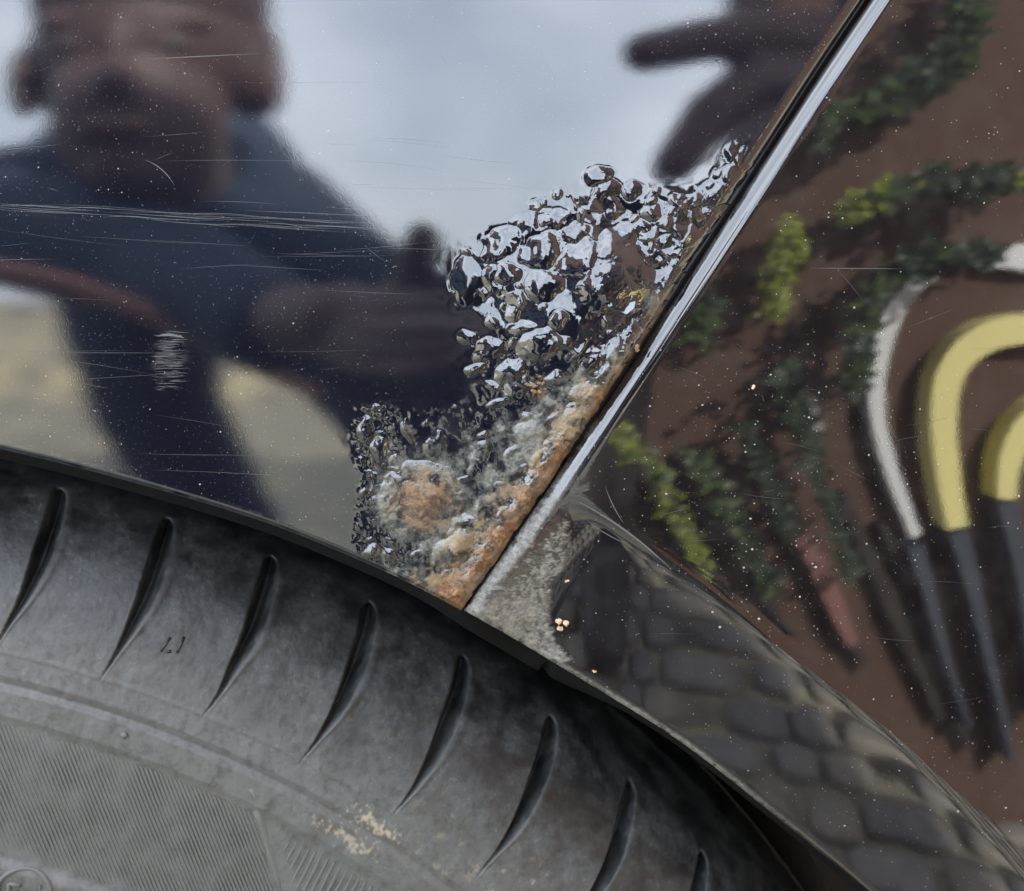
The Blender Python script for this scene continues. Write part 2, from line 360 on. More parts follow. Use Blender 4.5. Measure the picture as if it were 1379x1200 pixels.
us = np.r_[np.arange(-760, -250, 8.), np.arange(-250, 270, 4.), np.arange(270, 600, 1.25), np.arange(600, 622.1, .75)]
ts = np.r_[0, .5, 1.2, 2.2, 3.5, np.arange(5, 660, 1.25), np.arange(660, 1120, 3.5)]
seam_s = np.cumsum(np.r_[0, np.hypot(*np.diff(SEAM_S, axis=0).T)])
s0 = np.interp(-822, -SEAM_S[:, 1], np.arange(len(SEAM_S))); sx0 = np.interp(s0, np.arange(len(SEAM_S)), SEAM_S[:, 0]); ss0 = np.interp(s0, np.arange(len(SEAM_S)), seam_s)
def off(t): return np.interp(ss0+t, seam_s, SEAM_S[:, 0])-sx0, np.interp(ss0+t, seam_s, SEAM_S[:, 1])-822
ox, oy = off(ts); bx = us+sx0-622-2.5; by = archy(us)
PX = bx[:, None]+ox[None, :]; PY = by[:, None]+oy[None, :]
ragged = (fbm(ts*1.0, ts*0+3, 13, 4, 71)-.5)*9*sm(ts, 0, 30)*(1-sm(ts, 330, 460))
PX = PX + ragged[None, :]*sm(us, 590, 622)[:, None]
H, rust, chalk, dull, warm = fender_fields(PX, PY)
seamd = (622-us)[:, None]*.83 + 0*PX
roll = .0022*np.clip(1-seamd/15, 0, 1)**2                    # edge folded back at the seam
lip = .0016*(1-sm(ts, 0, 7))[None, :]**2
H = H*sm(seamd, -1, 7)*sm(ts, 0, 9)[None, :]
P = surf(hL(PX, PY)+roll+lip, PX, PY)
dP = np.array([0, -1, .08]); P = P + dP*(H*K)[..., None]
nu, nv = PX.shape
# return flanges: behind the arch lip and behind the seam edge
fl = np.stack([P[:, 0]+np.array([0, d, -e]) for d, e in ((.0006, .0001), (.0014, -.0002), (.008, -.0006))], 1)
V = np.concatenate([P.reshape(-1, 3), fl.reshape(-1, 3)]); n0 = nu*nv
Fq = [gridfaces(nu, nv)]
prev = np.arange(nu)*nv
for k in range(3):
    cur = n0+np.arange(nu)*3+k; Fq.append(np.stack([prev[:-1], cur[:-1], cur[1:], prev[1:]], -1)); prev = cur
n1_ = len(V); e2 = P[-1]+np.array([-.0008, .012, .0005]); V = np.concatenate([V, e2]); a0 = (nu-1)*nv+np.arange(nv); b0 = n1_+np.arange(nv)
Fq.append(np.stack([a0[:-1], b0[:-1], b0[1:], a0[1:]], -1)); Fq = np.concatenate(Fq)
pad = lambda q, fv, ev: np.concatenate([q.ravel(), np.repeat(fv, nu*3), np.full(nv, ev)])
at = dict(rust=pad(rust, 0., 0), chalk=pad(chalk, .04, 0), dull=pad(dull, .3, .3), warm=pad(warm, .5, .5))
at['rust'][n1_:] = rust[-1]; at['chalk'][n1_:] = chalk[-1]
fender = link('fender', mesh('fender', V, Fq, True, at), FENDER, car)
fender['label'] = 'black fender panel blistered and rusty along its edge'

# ---- bumper: the plastic panel right of the seam -----------------------------------------------------------------
EDGE = 20.                                                   # width of the rounded front edge
ub = np.r_[0, .6, 1.4, 2.6, 4, 5.6, 7.4, 9.4, 11.5, 13.7, 16, 18.5, 21.5, 25, 29, np.arange(33, 200, 2.2), np.arange(200, 900, 4.)]
tb = np.r_[0, .6, 1.5, 2.8, 4.5, 6.5, 9, 12, np.arange(15, 420, 2.2), np.arange(420, 2300, 5.)]
ox, oy = off(tb); bx = 622+ub+sx0-622+1.5; by = archy(622+ub)
PX = bx[:, None]+ox[None, :]; PY = by[:, None]+oy[None, :]
sl = np.interp(ub, [0, 1., 2.5, 8, 15, 18, 20.5, 22.5], np.tan(np.radians([80, 66, 52, 44, 36, 24, 8, 0]))); edge_y = np.r_[0, np.cumsum((sl[1:]+sl[:-1])/2*np.diff(ub))]*K*.83; edge_y = edge_y[-1]-edge_y
lipb = np.clip((9-tb)/9, 0, 1); lip_y = .0014*(1-np.sqrt(np.maximum(0, 1-(lipb*.98)**2)))
P = surf(hR(PX, PY)+edge_y[:, None]+lip_y[None, :], PX, PY)
DIRT = [(600,830),(800,545),(812,590),(800,612),(790,655),(771,668),(766,705),(762,745),(752,775),(738,800),(740,838),(748,862),(770,892),(720,905)]
nA = fbm(PX, PY, 30, 5, 81, .62); nB = fbm(PX, PY, 9, 4, 82, .65); nC = fbm(PX, PY, 4, 2, 83)
wxx = PX+(nB-.5)*24; wyy = PY+(nA-.5)*26
dm = regmask(wxx, wyy, DIRT, 3)
sdb = (PX-xs(PY))*.83
solid = sm(PY+.55*(PX-625)+(nA-.5)*60, 806, 836)             # the solid lower corner of the dirt
band = sm(14-abs(sdb-66-(nA-.5)*34), -10, 6)
patch = sm(nB*.65+nA*.35, .50, .56)*sm(PY, 690, 730)
holes = 1-.95*sm(nC*.5+nB*.5, .54, .60)*sm(PY, 660, 700)*(1-sm(PY, 800, 830)); dirt = dm*holes*np.clip(.12*sm(nB, .4, .7)+solid*(.35+.6*sm(nB*.6+nC*.4, .36, .56))+.75*band*sm(nB, .30, .5)+patch*.8, 0, 1)
corner = sm(EDGE+3-ub, 0, 8)[:, None]*sm(PY, 600, 720); dirt = np.maximum(dirt, corner*(.25+.5*sm(nB, .35, .6)))
lipd = (1-sm(tb, 3, 9))[None, :]*(.35+.45*sm(nB, .35, .65))*sm(1180-PX, 0, 300); dirt = np.maximum(dirt, lipd)
film = np.clip(sm(nA, .35, .8)*.25 + .5*np.exp(-((sdb-30)/26)**2)*sm(PY, 560, 680), 0, 1)
nu, nv = PX.shape; Hd = dirt*(nB-.3)*1.2
P = P+np.array([0, -1, .05])*(Hd*K)[..., None]
fl = np.stack([P[:, 0]+np.array([0, d, -e_]) for d, e_ in ((.0008, .0001), (.002, -.0003), (.010, -.0012))], 1)
V = np.concatenate([P.reshape(-1, 3), fl.reshape(-1, 3)]); n0 = nu*nv; Fq = [gridfaces(nu, nv)]; prev = np.arange(nu)*nv
for k in range(3):
    cur = n0+np.arange(nu)*3+k; Fq.append(np.stack([prev[:-1], cur[:-1], cur[1:], prev[1:]], -1)); prev = cur
n1_ = len(V); V = np.concatenate([V, P[0]+np.array([.0012, .012, -.0008])]); a0 = np.arange(nv); b0 = n1_+np.arange(nv)
Fq.append(np.stack([a0[:-1], a0[1:], b0[1:], b0[:-1]], -1)); Fq = np.concatenate(Fq)
at = dict(dirt=pad(dirt, .25, 0.), film=pad(film, .3, .2))
bumper = link('bumper', mesh('bumper', V, Fq, True, at), BUMPER, car)
bumper['label'] = 'glossy dark bumper panel with dried dirt at its corner'

# ---- dust specks, scratches and chips lying on the paint -----------------------------------------------------------
def normal_at(f, px, py, e=2.):
    A = surf(f(px+e, py), px+e, py)-surf(f(px-e, py), px-e, py); B = surf(f(px, py+e), px, py+e)-surf(f(px, py-e), px, py-e)
    n = np.cross(B, A); n /= np.linalg.norm(n, axis=-1, keepdims=True); n *= np.where(n[..., 1:2] > 0, -1, 1); return n
def specks(name, f, px, py, rad, mat, parent, flat=.45):
    P = surf(f(px, py), px, py); n = normal_at(f, px, py); up = np.array([0, 0, 1.]); t = np.cross(up, n); t /= np.linalg.norm(t, axis=-1, keepdims=True); b = np.cross(n, t)
    m = len(px); a0 = rng.uniform(0, 6.28, m); V = np.zeros((m, 6, 3)); r = rad*K
    for k in range(5):
        an = a0+k*2*pi/5; q = r*rng.uniform(.6, 1.25, m)
        V[:, k] = P+t*(np.cos(an)*q*rng.uniform(.7, 1.4, m))[:, None]+b*(np.sin(an)*q)[:, None]-n*.00003
    V[:, 5] = P+n*(r*flat+.00003)[:, None]
    Fs = np.array([(k, (k+1) % 5, 5) for k in range(5)])[None]+(np.arange(m)*6)[:, None, None]
    return link(name, mesh(name, V.reshape(-1, 3), Fs.reshape(-1, 3), False), mat, parent)
def sample(n, x0, x1, y0, y1, ok, dens=None):
    X, Y = [], []
    while sum(map(len, X)) < n:
        x = rng.uniform(x0, x1, 4000); y = rng.uniform(y0, y1, 4000); k = ok(x, y)
        if dens is not None: k &= rng.random(4000) < dens(x, y)
        X.append(x[k]); Y.append(y[k])
    return np.concatenate(X)[:n], np.concatenate(Y)[:n]
okL = lambda x, y: (x < xs(y)-14) & (y < archy(x)-8) & ~inside(x, y, ZONE)
okR = lambda x, y: (x > xs(y)+22) & (y < archy(x)-10)
x, y = sample(12000, -60, 1150, -60, 760, okL, lambda x, y: .35+.65*sm(fbm(x, y, 120, 3, 90), .35, .65))
o = specks('dust_speck', hL, x, y, np.clip(rng.lognormal(-1.3, .50, len(x)), .18, 1.5), DUST, fender); o['kind'] = 'stuff'
dR = lambda x, y: np.clip(.10+.95*np.exp(-(((x-1040)/190)**2+((y-740)/190)**2))+.35*sm(fbm(x, y, 110, 3, 91), .45, .7), 0, 1)
x, y = sample(4600, 640, 1440, -60, 1260, okR, dR)
o = specks('dust_speck', hR, x, y, np.clip(rng.lognormal(-1.0, .60, len(x)), .22, 2.4), DUST, bumper); o['kind'] = 'stuff'
def scratches(name, f, segs, parent):
    V = []; Fs = []
    for x0, y0, x1, y1, wpx, bow in segs:
        k = 9; t = np.linspace(0, 1, k); L = math.hypot(x1-x0, y1-y0); nx, ny = -(y1-y0)/L, (x1-x0)/L
        cx = x0+(x1-x0)*t+nx*bow*4*t*(1-t); cy = y0+(y1-y0)*t+ny*bow*4*t*(1-t); w_ = wpx*np.sin(pi*(t*.94+.03))*.5
        for i in range(k):
            for s_, lift in ((-1, 0), (1, 0)):
                q = np.array(cx[i]+s_*nx*w_[i]), np.array(cy[i]+s_*ny*w_[i]); p = surf(f(*q), *q)+np.array([0, -.00004, 0]); V.append(p)
            if i: b = len(V)-4; Fs.append((b, b+1, b+3, b+2))
    o = link(name, mesh(name, np.array(V), np.array(Fs), True), SCR, parent); o['kind'] = 'stuff'; return o
segs = []
for i in range(36):                                          # the long scuff across the panel
    x0 = rng.uniform(-40, 420); L = rng.uniform(40, 190); yy = 279+.055*x0+rng.normal(0, 4.5); segs.append((x0, yy, x0+L, yy+.06*L+rng.normal(0, 2), rng.uniform(.25, .6), rng.normal(0, 2)))
for i in range(60):
    x0 = rng.uniform(-40, 640); y0 = rng.uniform(180, 700) if i % 3 else rng.uniform(20, 700); L = rng.uniform(25, 210) if i % 6 else rng.uniform(12, 45); an = rng.normal(.03, .06) if i % 6 else rng.normal(-.2, .6)
    x1, y1 = x0+L*cos(an), y0+L*sin(an)
    q = np.array([x0, x1]), np.array([y0, y1])
    if okL(*q).all(): segs.append((x0, y0, x1, y1, rng.uniform(.15, .36), rng.normal(0, 1.1)))
for yy in range(448, 525, 4):                                # rubbed patch
    for j in range(4): x0 = 202+rng.uniform(0, 30); segs.append((x0, yy+rng.normal(0, 1.5), x0+rng.uniform(8, 28), yy+rng.normal(0, .8), rng.uniform(.15, .55), rng.normal(0, .4)))
segs += [(212,452,248,455,3.4,-2.5),(190,80,350,72,1.0,0),(195,215,235,250,1.0,-5)]
scratches('scratch', hL, segs, fender)
segs = [(780,676,905,768,2.6,-6),(790,700,850,735,1.2,3),(815,655,840,705,1.4,2),(1090,361,1215,362,.8,0)]
for i in range(30):
    x0 = rng.uniform(800, 1330); y0 = rng.uniform(330, 1000); L = rng.uniform(15, 80); an = rng.normal(-.12, .35); x1, y1 = x0+L*cos(an), y0+L*sin(an)
    if okR(np.array([x0, x1]), np.array([y0, y1])).all(): segs.append((x0, y0, x1, y1, rng.uniform(.16, .36), rng.normal(0, 1.2)))
scratches('scratch', hR, segs, bumper)
def crumbs(name, f, spots, mat, parent, h0=0.):
    for (x, y, r) in spots:
        q = Poly(); n = 3
        for k in range(n):
            xx, yy = x+rng.normal(0, r*.55), y+rng.normal(0, r*.4); p = surf(f(np.array(xx), np.array(yy)), np.array(xx), np.array(yy))+np.array([0, -h0*K, 0])
            s_ = r*K*rng.uniform(.45, .75); q.ball(p, (s_, s_*.6, s_*rng.uniform(.6, .9)), 7, 5)
        for i, v in enumerate(q.v): q.v[i] = tuple(np.array(v)+rng.normal(0, r*K*.09, 3))
        q.build(name, mat, parent)
crumbs('paint_chip', hR, [(755,842,8),(762,783,3.2),(1012,521,4),(800,904,3)], CHIP, bumper)
crumbs('rust_crumb', hL, [(857,466,5),(722,527,5),(716,516,4),(728,515,3.5),(826,462,4),(800,520,4)], RUSTCHIP, fender, 9)
q = Poly(); pts = [(832,418),(842,408),(855,404),(853,413),(843,421)]; A = [surf(hL(np.array(a), np.array(b)), np.array(a), np.array(b))+np.array([0, -.0012-.0004*i, 0]) for i, (a, b) in enumerate(map(lambda p: (float(p[0]), float(p[1])), pts))]
q.add(list(A)+[p+np.array([0, .0004, 0]) for p in A], [(0,1,2,3,4),(9,8,7,6,5)]+[(i, i+5, (i+1) % 5+5, (i+1) % 5) for i in range(5)]); q.build('paint_flake', SILVER, fender)

# ---- wheel arch liner and wheel house --------------------------------------------------------------------------------
an = ARCH_S[(ARCH_S[:, 0] > -255) & (ARCH_S[:, 0] < 1550)]
tg = np.gradient(an, axis=0); tg /= np.linalg.norm(tg, axis=1, keepdims=True); nrm = np.stack([-tg[:, 1], tg[:, 0]], 1)   # points into the arch
rows = [(-14, .009), (3, .009), (8, .0095), (12, .012), (13, .016), (19, .03), (16, .06), (8, .12), (0, .26)]
wide = 1+.5*sm(an[:, 0], 560, 660)-1.1*sm(an[:, 0], 720, 860)
hB = np.where(an[:, 0] < 622, hL(an[:, 0], an[:, 1]), hR(an[:, 0], an[:, 1]))
V = np.stack([surf(hB+y_, an[:, 0]+nrm[:, 0]*d*(wide if d > 0 else 1), an[:, 1]+nrm[:, 1]*d*(wide if d > 0 else 1)) if y_ < .02 else unp(an[:, 0]+nrm[:, 0]*d*wide, an[:, 1]+nrm[:, 1]*d*wide, 0.)+np.array([0, y_+.012, 0]) for d, y_ in rows], 1)
notch = np.exp(-((an[:, 0]-742)/4)**2)[:, None]*np.array([0, .3, 1, 1, 1, .5, 0, 0, 0])[None]*.0022
V[..., 1] += notch; V[..., 2] += notch*.6
liner = link('arch_liner', mesh('arch_liner', V, gridfaces(len(an), len(rows))), LINER, car)
q = Poly(); q.box((-.75, .27, .02), (.62, .30, 1.0)); q.build('wheel_house', VOID, car)

# ---- tyre -------------------------------------------------------------------------------------------------------------
TC = np.array([-.1906, .027, .3270]); 
rr = np.r_[np.linspace(.215, .2330, 24), np.linspace(.2335, .271, 40), np.linspace(.2713, .3255, 150), np.linspace(.3262, .3312, 12)]
def yprof(r):                                                # sidewall bulge, shoulder, tread
    kr = [.215, .2285, .2318, .2340, .2400, .2550, .2680, .2696, .2712, .2775, .2790, .2812, .2900, .3010, .3120, .3215, .3272, .3300, .3312]
    ky = [.0180, .0128, .0126, .0138, .0135, .0128, .0128, .0126, .0119, .0120, .0132, .0124, .0140, .0180, .0250, .0350, .0480, .0620, .0800]
    g = np.linspace(.20, .34, 2801); v = np.interp(g, kr, ky); k = np.ones(161)/161; w_ = np.convolve(np.convolve(np.pad(v, 160, mode='edge'), k, 'valid'), k, 'valid'); f = sm(g, .284, .290)*(1-sm(g, .3285, .3300))
    return np.interp(r, g, v*(1-f)+w_*f)
fine = np.arange(1, 58, .055); th = np.r_[fine, np.arange(58, 361, 1.)]
def shapes(r, th):
    y = yprof(r); gro = np.zeros(r.shape); dust = np.maximum(sm(.300-r, -.012, .022)*.95, sm(.2360-r, 0, .003)); mud = np.zeros(r.shape)
    base = yprof(r)
    for i in range(-1, 12):
        g0 = GR0+i*GRS; u = np.clip((r-.2862)/(.3245-.2862), 0, 1)
        cen = g0+(i-1)*.36*(1-u)+.55*np.sin(u*pi*.95)+.10*u-.05+ .12*vnoise(np.full(r.shape, i*3.1), r*120, 3)
        wdt = (.06+.60*sm(u, 0, .7))*(1-.25*sm(u, .8, 1.))
        d = (th-cen)/wdt; cap = sm(r, .2845, .2905)*(1-sm(r, .3200, .3232))
        prof = np.where(d < -.1, np.clip(1+(d+.1)*2.0, 0, 1), np.clip(1-(d+.1)*.95, 0, 1)); prof = prof*prof*(3-2*prof)
        depth = (.0010+.0075*sm(u, 0, .55))
        gro = np.maximum(gro, prof*cap*depth)
        lipm = np.exp(-((d-1.25)/.3)**2)*cap*.00030; y = y-lipm
    y = y+gro
    # mould line below the grooves, waviness
    y = y-.00025*np.exp(-((r-.2868)/.0006)**2)
    y = y+(fbm(th*60, r*9000, 60, 4, 51)-.5)*.0006
    px = th
    mud = np.maximum(mud, .6*sm(.0006+.004*(fbm(th*70, r*12000, 12, 4, 55)-.5)*2-np.hypot((r-.2815), (th-MUD0)*.0016), -.0015, .001))
    mud = np.maximum(mud, .5*sm(.0004+.004*(fbm(th*70, r*12000, 12, 4, 56)-.5)*2-np.hypot((r-.2752), (th-MUD0+1.1)*.0011), -.0015, .001))
    mud = np.maximum(mud, .3*sm(fbm(th*70, r*12000, 26, 5, 57, .65), .60, .80)*sm(.302-r, 0, .01)*sm(r, .272, .278)*sm(th, 30, 42))
    return y, dust, np.clip(mud, 0, 1), gro
# angular places from the traced groove tops
gp = unp(np.array([90., 215, 358, 493, 618, 750, 868]), np.array([665., 700, 755, 815, 885, 975, 1075]), .03)
ga = np.degrees(np.arctan2(gp[:, 0]-TC[0], gp[:, 2]-TC[2])); GRS, GR0 = np.polyfit(np.arange(7), ga, 1); GR0 -= .35
mp = unp(np.array(528.), np.array(1078.), .013); MUD0 = math.degrees(math.atan2(mp[0]-TC[0], mp[2]-TC[2]))
R_, T_ = np.meshgrid(rr, th, indexing='ij'); Y_, dust, mud, gro = shapes(R_, T_)
V = np.stack([TC[0]+R_*np.sin(np.radians(T_)), Y_, TC[2]+R_*np.cos(np.radians(T_))], -1)
nu, nv = R_.shape; Fq = gridfaces(nu, nv, True); i = np.arange(nu)*nv
Fq = np.concatenate([Fq, np.stack([i[:-1]+nv-1, i[:-1], i[1:], i[1:]+nv-1], -1)])
# tread and inner side (plain), closing the ring
tr = [(.3312, .105), (.3312, .17), (.325, .205), (.30, .23), (.22, .225)]; thc = th; prev = (nu-1)*nv+np.arange(nv); VV = [V.reshape(-1, 3)]; base_n = nu*nv
for r, y_ in tr:
    VV.append(np.stack([TC[0]+r*np.sin(np.radians(thc)), np.full(nv, y_), TC[2]+r*np.cos(np.radians(thc))], -1)); cur = base_n+np.arange(nv); base_n += nv
    Fq = np.concatenate([Fq, np.stack([prev, cur, np.roll(cur, -1), np.roll(prev, -1)], -1)]); prev = cur
padz = lambda a, v: np.concatenate([a.ravel(), np.full(nv*len(tr), v)])
tyre = link('tyre', mesh('tyre', np.concatenate(VV), Fq, True, dict(dust=padz(dust, .3), mud=padz(mud, 0.))), TYRE, car)
tyre['label'] = 'black tyre with curved shoulder grooves and a finely ribbed sidewall'
# finely ribbed sidewall bands
def pol(px, py):
    p = unp(np.array(float(px)), np.array(float(py)), .0128); return math.hypot(p[0]-TC[0], p[2]-TC[2]), math.degrees(math.atan2(p[0]-TC[0], p[2]-TC[2]))
def onwall(x, z, lift): r = math.hypot(x-TC[0], z-TC[2]); return (x, float(yprof(np.array(r)))-lift, z)
def ribs(lines, w_, h):
    q = Poly()
    for (a, b) in lines:
        A = unp(np.array(a[0]), np.array(a[1]), .0128); B = unp(np.array(b[0]), np.array(b[1]), .0128); d = (B-A); L = math.hypot(d[0], d[2])
        if L < .002: continue
        n = np.array([d[2]/L, 0, -d[0]/L])*w_/2; k = max(2, int(L/.006)); V = []; Fs = []
        for i in range(k+1):
            c = A+d*(i/k); lift = h*(1 if 0 < i < k else .2)
            for s_, l in ((-1, -.0003), (-.45, lift), (.45, lift), (1, -.0003)): p = c+n*s_; V.append(onwall(p[0], p[2], l))
        for i in range(k):
            for j in range(3): o_ = i*4+j; Fs.append((o_, o_+1, o_+5, o_+4))
        q.add(V, Fs)
    return q
def circ(r0, px):                                             # photo height of the sidewall circle of radius r0 at column px
    lo, hi = 700., 1900.
    for _ in range(40):
        m_ = (lo+hi)/2
        if pol(px, m_)[0] > r0: lo = m_
        else: hi = m_
    return lo
Rtop, Rbot = .2688, .2350
lines = []
for x0 in np.arange(-260, 338, 6.6):
    y0 = circ(Rtop, x0); sl = .40                                # lean of the ribs
    def X(y): return x0+(y-y0)*sl
    y1 = y0
    for yy in np.arange(y0, y0+320, 2.):
        if pol(X(yy), yy)[0] < Rbot: break
        if X(yy) > 338+(yy-1068)*.27-3: break
        y1 = yy
    lines.append(((x0, y0), (X(y1), y1)))
o = ribs(lines, .00085, .00030).build('sidewall_rib', DUSTY, tyre); o['kind'] = 'stuff'
lines = []
for x0 in np.arange(366, 900, 8.4):
    y0 = circ(Rtop-.0012, x0); sl = -.50; y1 = y0
    for yy in np.arange(y0, y0+260, 2.):
        xx = x0+(yy-y0)*sl
        if xx < 362+(yy-1085)*.25+2 or pol(xx, yy)[0] < .2535: break
        y1 = yy
    lines.append(((x0, y0), (x0+(y1-y0)*sl, y1)))
for x0 in np.arange(398, 900, 8.4):
    y0 = circ(.2520, x0); lines.append(((x0, y0), (x0+25, y0+62)))
o = ribs(lines, .00095, .00036).build('sidewall_rib', DUSTY, tyre); o['kind'] = 'stuff'
def strokes(name, segs, rad, parent, yoff=.0, mat=None):
    q = Poly()
    for pl in segs:
        pts = [unp(np.array(float(a)), np.array(float(b)), .0128) for a, b in pl]; q.tube([onwall(p[0], p[2], yoff) for p in pts], rad, 6)
    return q.build(name, mat or DUSTY, parent, True)
strokes('embossed_mark', [[(212,884),(224,868)],[(220,885),(226,884)],[(234,887),(242,868)]], .00042, tyre, mat=TYRE)
ell = lambda cx, cy, a, b, n=28: [(cx+a*cos(2*pi*k/n), cy+b*sin(2*pi*k/n)) for k in range(n+1)]
strokes('approval_mark', [ell(32,1203,37,33), [(12,1190),(8,1215)], [(12,1190),(27,1193)], [(10,1203),(24,1205)], [(50,1222),(54,1192),(36,1212),(60,1214)]], .0006, tyre)
strokes('mould_nub', [[(166,990),(172,986)]], .0009, tyre)
strokes('divider_ridge', [[(338,1060),(352,1110),(372,1180),(384,1230)]], .0019, tyre, -.00155)
q = Poly(); N = 48
for (r0, y0), (r1, y1) in (((.218, .02), (.17, .045)), ((.17, .045), (.0, .03))):
    V = [(TC[0]+r*sin(2*pi*k/N), y_, TC[2]+r*cos(2*pi*k/N)) for r, y_ in ((r0, y0), (r1, y1)) for k in range(N)]; q.add(V, [(k, (k+1) % N, N+(k+1) % N, N+k) for k in range(N)])
q.build('rim', RIM, car, True)
# ---- rest of the body, outside the picture ------------------------------------------------------------------------------
q = Poly(); y0 = .10
prof = [(y0, .80), (y0-.01, .92), (y0+.04, 1.02), (y0+.16, 1.48), (y0+.26, 1.56), (1.7, 1.56), (1.85, 1.0), (1.85, .3), (.31, .3), (.31, .80)]
V = [(x_, a, b) for x_ in (-3.4, .55) for a, b in prof]; n = len(prof)
q.add(V, [tuple(range(n)), tuple(range(2*n-1, n-1, -1))]+[(k, n+k, n+(k+1) % n, (k+1) % n) for k in range(n)]); q.build('body_shell', BODY, car)

# ================================================================== ground
M = Mat('sandy_yard'); n1 = M.noise(3.5, 10, .74); n2 = M.noise(60, 4)
M.set('Base Color', M.mix(M.mul(n2, .5), M.ramp(n1, [(.40, (.09, .085, .07)), (.48, (.25, .235, .18)), (.54, (.33, .30, .20)), (.60, (.48, .42, .25))]), (.18, .17, .14))).set('Roughness', .95); M.bump(n2, .01)
q = Poly(); q.add([(-120, -120, -.0), (120, -120, 0), (120, 60, 0), (-120, 60, 0)], [(0, 1, 2, 3)]); tag(q.build('ground', M.m), kind='structure')
q = Poly(); rb = random.Random(3); xb = [-14+.5*i for i in range(57)]; top = [(.95+.25*sin(x*.9)+rb.uniform(-.08, .08)) for x in xb]
V = [(x, y_, z) for x, t_ in zip(xb, top) for y_, z in ((-8.2, -.02), (-8.9, t_*.7), (-9.8, t_), (-12, -.02))]
q.add(V, [(i*4+j, i*4+j+1, i*4+j+5, i*4+j+4) for i in range(56) for j in range(3)]); tag(q.build('earth_bank', M.m, smooth=True), kind='structure')
pav = empty('pavement', (0, 0, 0)); tag(pav, kind='structure')
CB = [simple('cobble_grey', (.165, .16, .148), .8, .3, 40), simple('cobble_warm', (.185, .17, .145), .8, .3, 40), simple('cobble_dark', (.13, .128, .122), .8, .3, 40)]
cobs = []
for k in range(6):
    V = []; n = 10
    for lev, (s_, z) in enumerate(((.5, 0.), (.49, .014), (.43, .021), (.25, .0245))):
        for j in range(n):
            an_ = 2*pi*j/n; rr_ = s_*(abs(cos(an_))**5+abs(sin(an_))**5)**-.2*(1+random.uniform(-.05, .05)); V.append((rr_*cos(an_), rr_*sin(an_), z))
    Fs = [(l*n+j, l*n+(j+1) % n, (l+1)*n+(j+1) % n, (l+1)*n+j) for l in range(3) for j in range(n)]+[tuple(range(3*n, 4*n))]
    me = bpy.data.meshes.new('cobblestone'); me.from_pydata(V, [], Fs); me.update(); me.polygons.foreach_set('use_smooth', [True]*len(me.polygons)); me.materials.append(CB[k % 3]); cobs.append(me)
for iy in range(15):
    for ix in range(20):
        o = bpy.data.objects.new('cobblestone', cobs[random.randrange(6)]); COL.objects.link(o); o.parent = pav
        o.location = (-.16+.052*ix+(.026 if iy % 2 else 0)+random.uniform(-.004, .004), -1.02+.052*iy+random.uniform(-.004, .004), -.004)
        o.scale = (.0475*random.uniform(.9, 1.06), .0475*random.uniform(.9, 1.06), .7); o.rotation_euler = (random.uniform(-.05, .05), random.uniform(-.05, .05), random.uniform(-.1, .1))

# ================================================================== made-up wall, added and shaped to give the bumper its streaked reflection
FY = -.72
WALL = simple('brown_render', (.074, .041, .027), .85, .06, 12)
YEL = simple('yellow_paint', (.70, .64, .27), .5, .05, 20); WHT = simple('white_trim', (.62, .64, .66), .6, .08, 20); SLT = simple('slate_blue', (.045, .055, .075), .6, .2, 20); PNK = simple('pink_refl', (.20, .095, .085), .7, .2, 20)
refl_wall = empty('added_wall', (1.2, FY, 0)); tag(refl_wall, 'made-up brown wall with yellow arched bands, added for the bumper reflection', 'wall')
q = Poly(); q.box((.20, FY-.25, 0), (3.4, FY, 2.6)); q.build('wall', WALL, refl_wall)
def band(name, pts, wpx, mat, parent, thick=.03):
    pts = np.array(pts, float); t = np.r_[0, np.cumsum(np.hypot(*np.diff(pts, axis=0).T))]; s_ = np.linspace(0, t[-1], max(6, int(t[-1]/14)))
    c = np.stack([np.interp(s_, t, pts[:, i]) for i in (0, 1)], 1)
    for _ in range(2): c[1:-1] = (c[:-2]+2*c[1:-1]+c[2:])/4
    g = np.gradient(c, axis=0); g /= np.linalg.norm(g, axis=1, keepdims=True); nn = np.stack([-g[:, 1], g[:, 0]], 1)
    wv = np.interp(s_, np.linspace(0, t[-1], len(wpx)), wpx)[:, None] if hasattr(wpx, '__len__') else wpx
    A = mirrored(hR, c-nn*wv/2, FY); B = mirrored(hR, c+nn*wv/2, FY); q = Poly(); m = len(c); o_ = np.array([0, thick, 0])
    V = list(A)+list(A+o_)+list(B+o_)+list(B); Fs = []
    for k in range(3):
        for i in range(m-1): Fs.append((k*m+i, k*m+i+1, (k+1)*m+i+1, (k+1)*m+i))
    Fs += [(0, m, 2*m, 3*m), (m-1, 4*m-1, 3*m-1, 2*m-1)]; q.add(V, Fs); return q.build(name, mat, parent)
band('yellow_refl_band', [(1270,702),(1258,640),(1250,570),(1253,512),(1272,474),(1312,448),(1360,440),(1420,440)], [28,33,36,38,38], YEL, refl_wall)  # arched bands added to the made-up wall, shaped for their mirror image
band('yellow_refl_band', [(1334,664),(1336,620),(1350,580),(1379,550),(1420,535)], [24,34,36], YEL, refl_wall)
band('slate_refl_band', [(1272,708),(1298,800),(1325,910),(1345,1010)], [26,18,10,5], SLT, refl_wall)  # dark blue bands added below the yellow ones
band('slate_refl_band', [(1338,670),(1356,760),(1370,850),(1385,950)], [26,18,12,8], SLT, refl_wall)
band('slate_refl_band', [(1215,726),(1240,810),(1275,920),(1290,960)], [22,16,10,5], SLT, refl_wall)
band('white_refl_band', [(1222,716),(1192,640),(1170,565),(1168,505),(1182,440),(1208,392),(1244,366)], [14,18,20,24,20], WHT, refl_wall, .02)
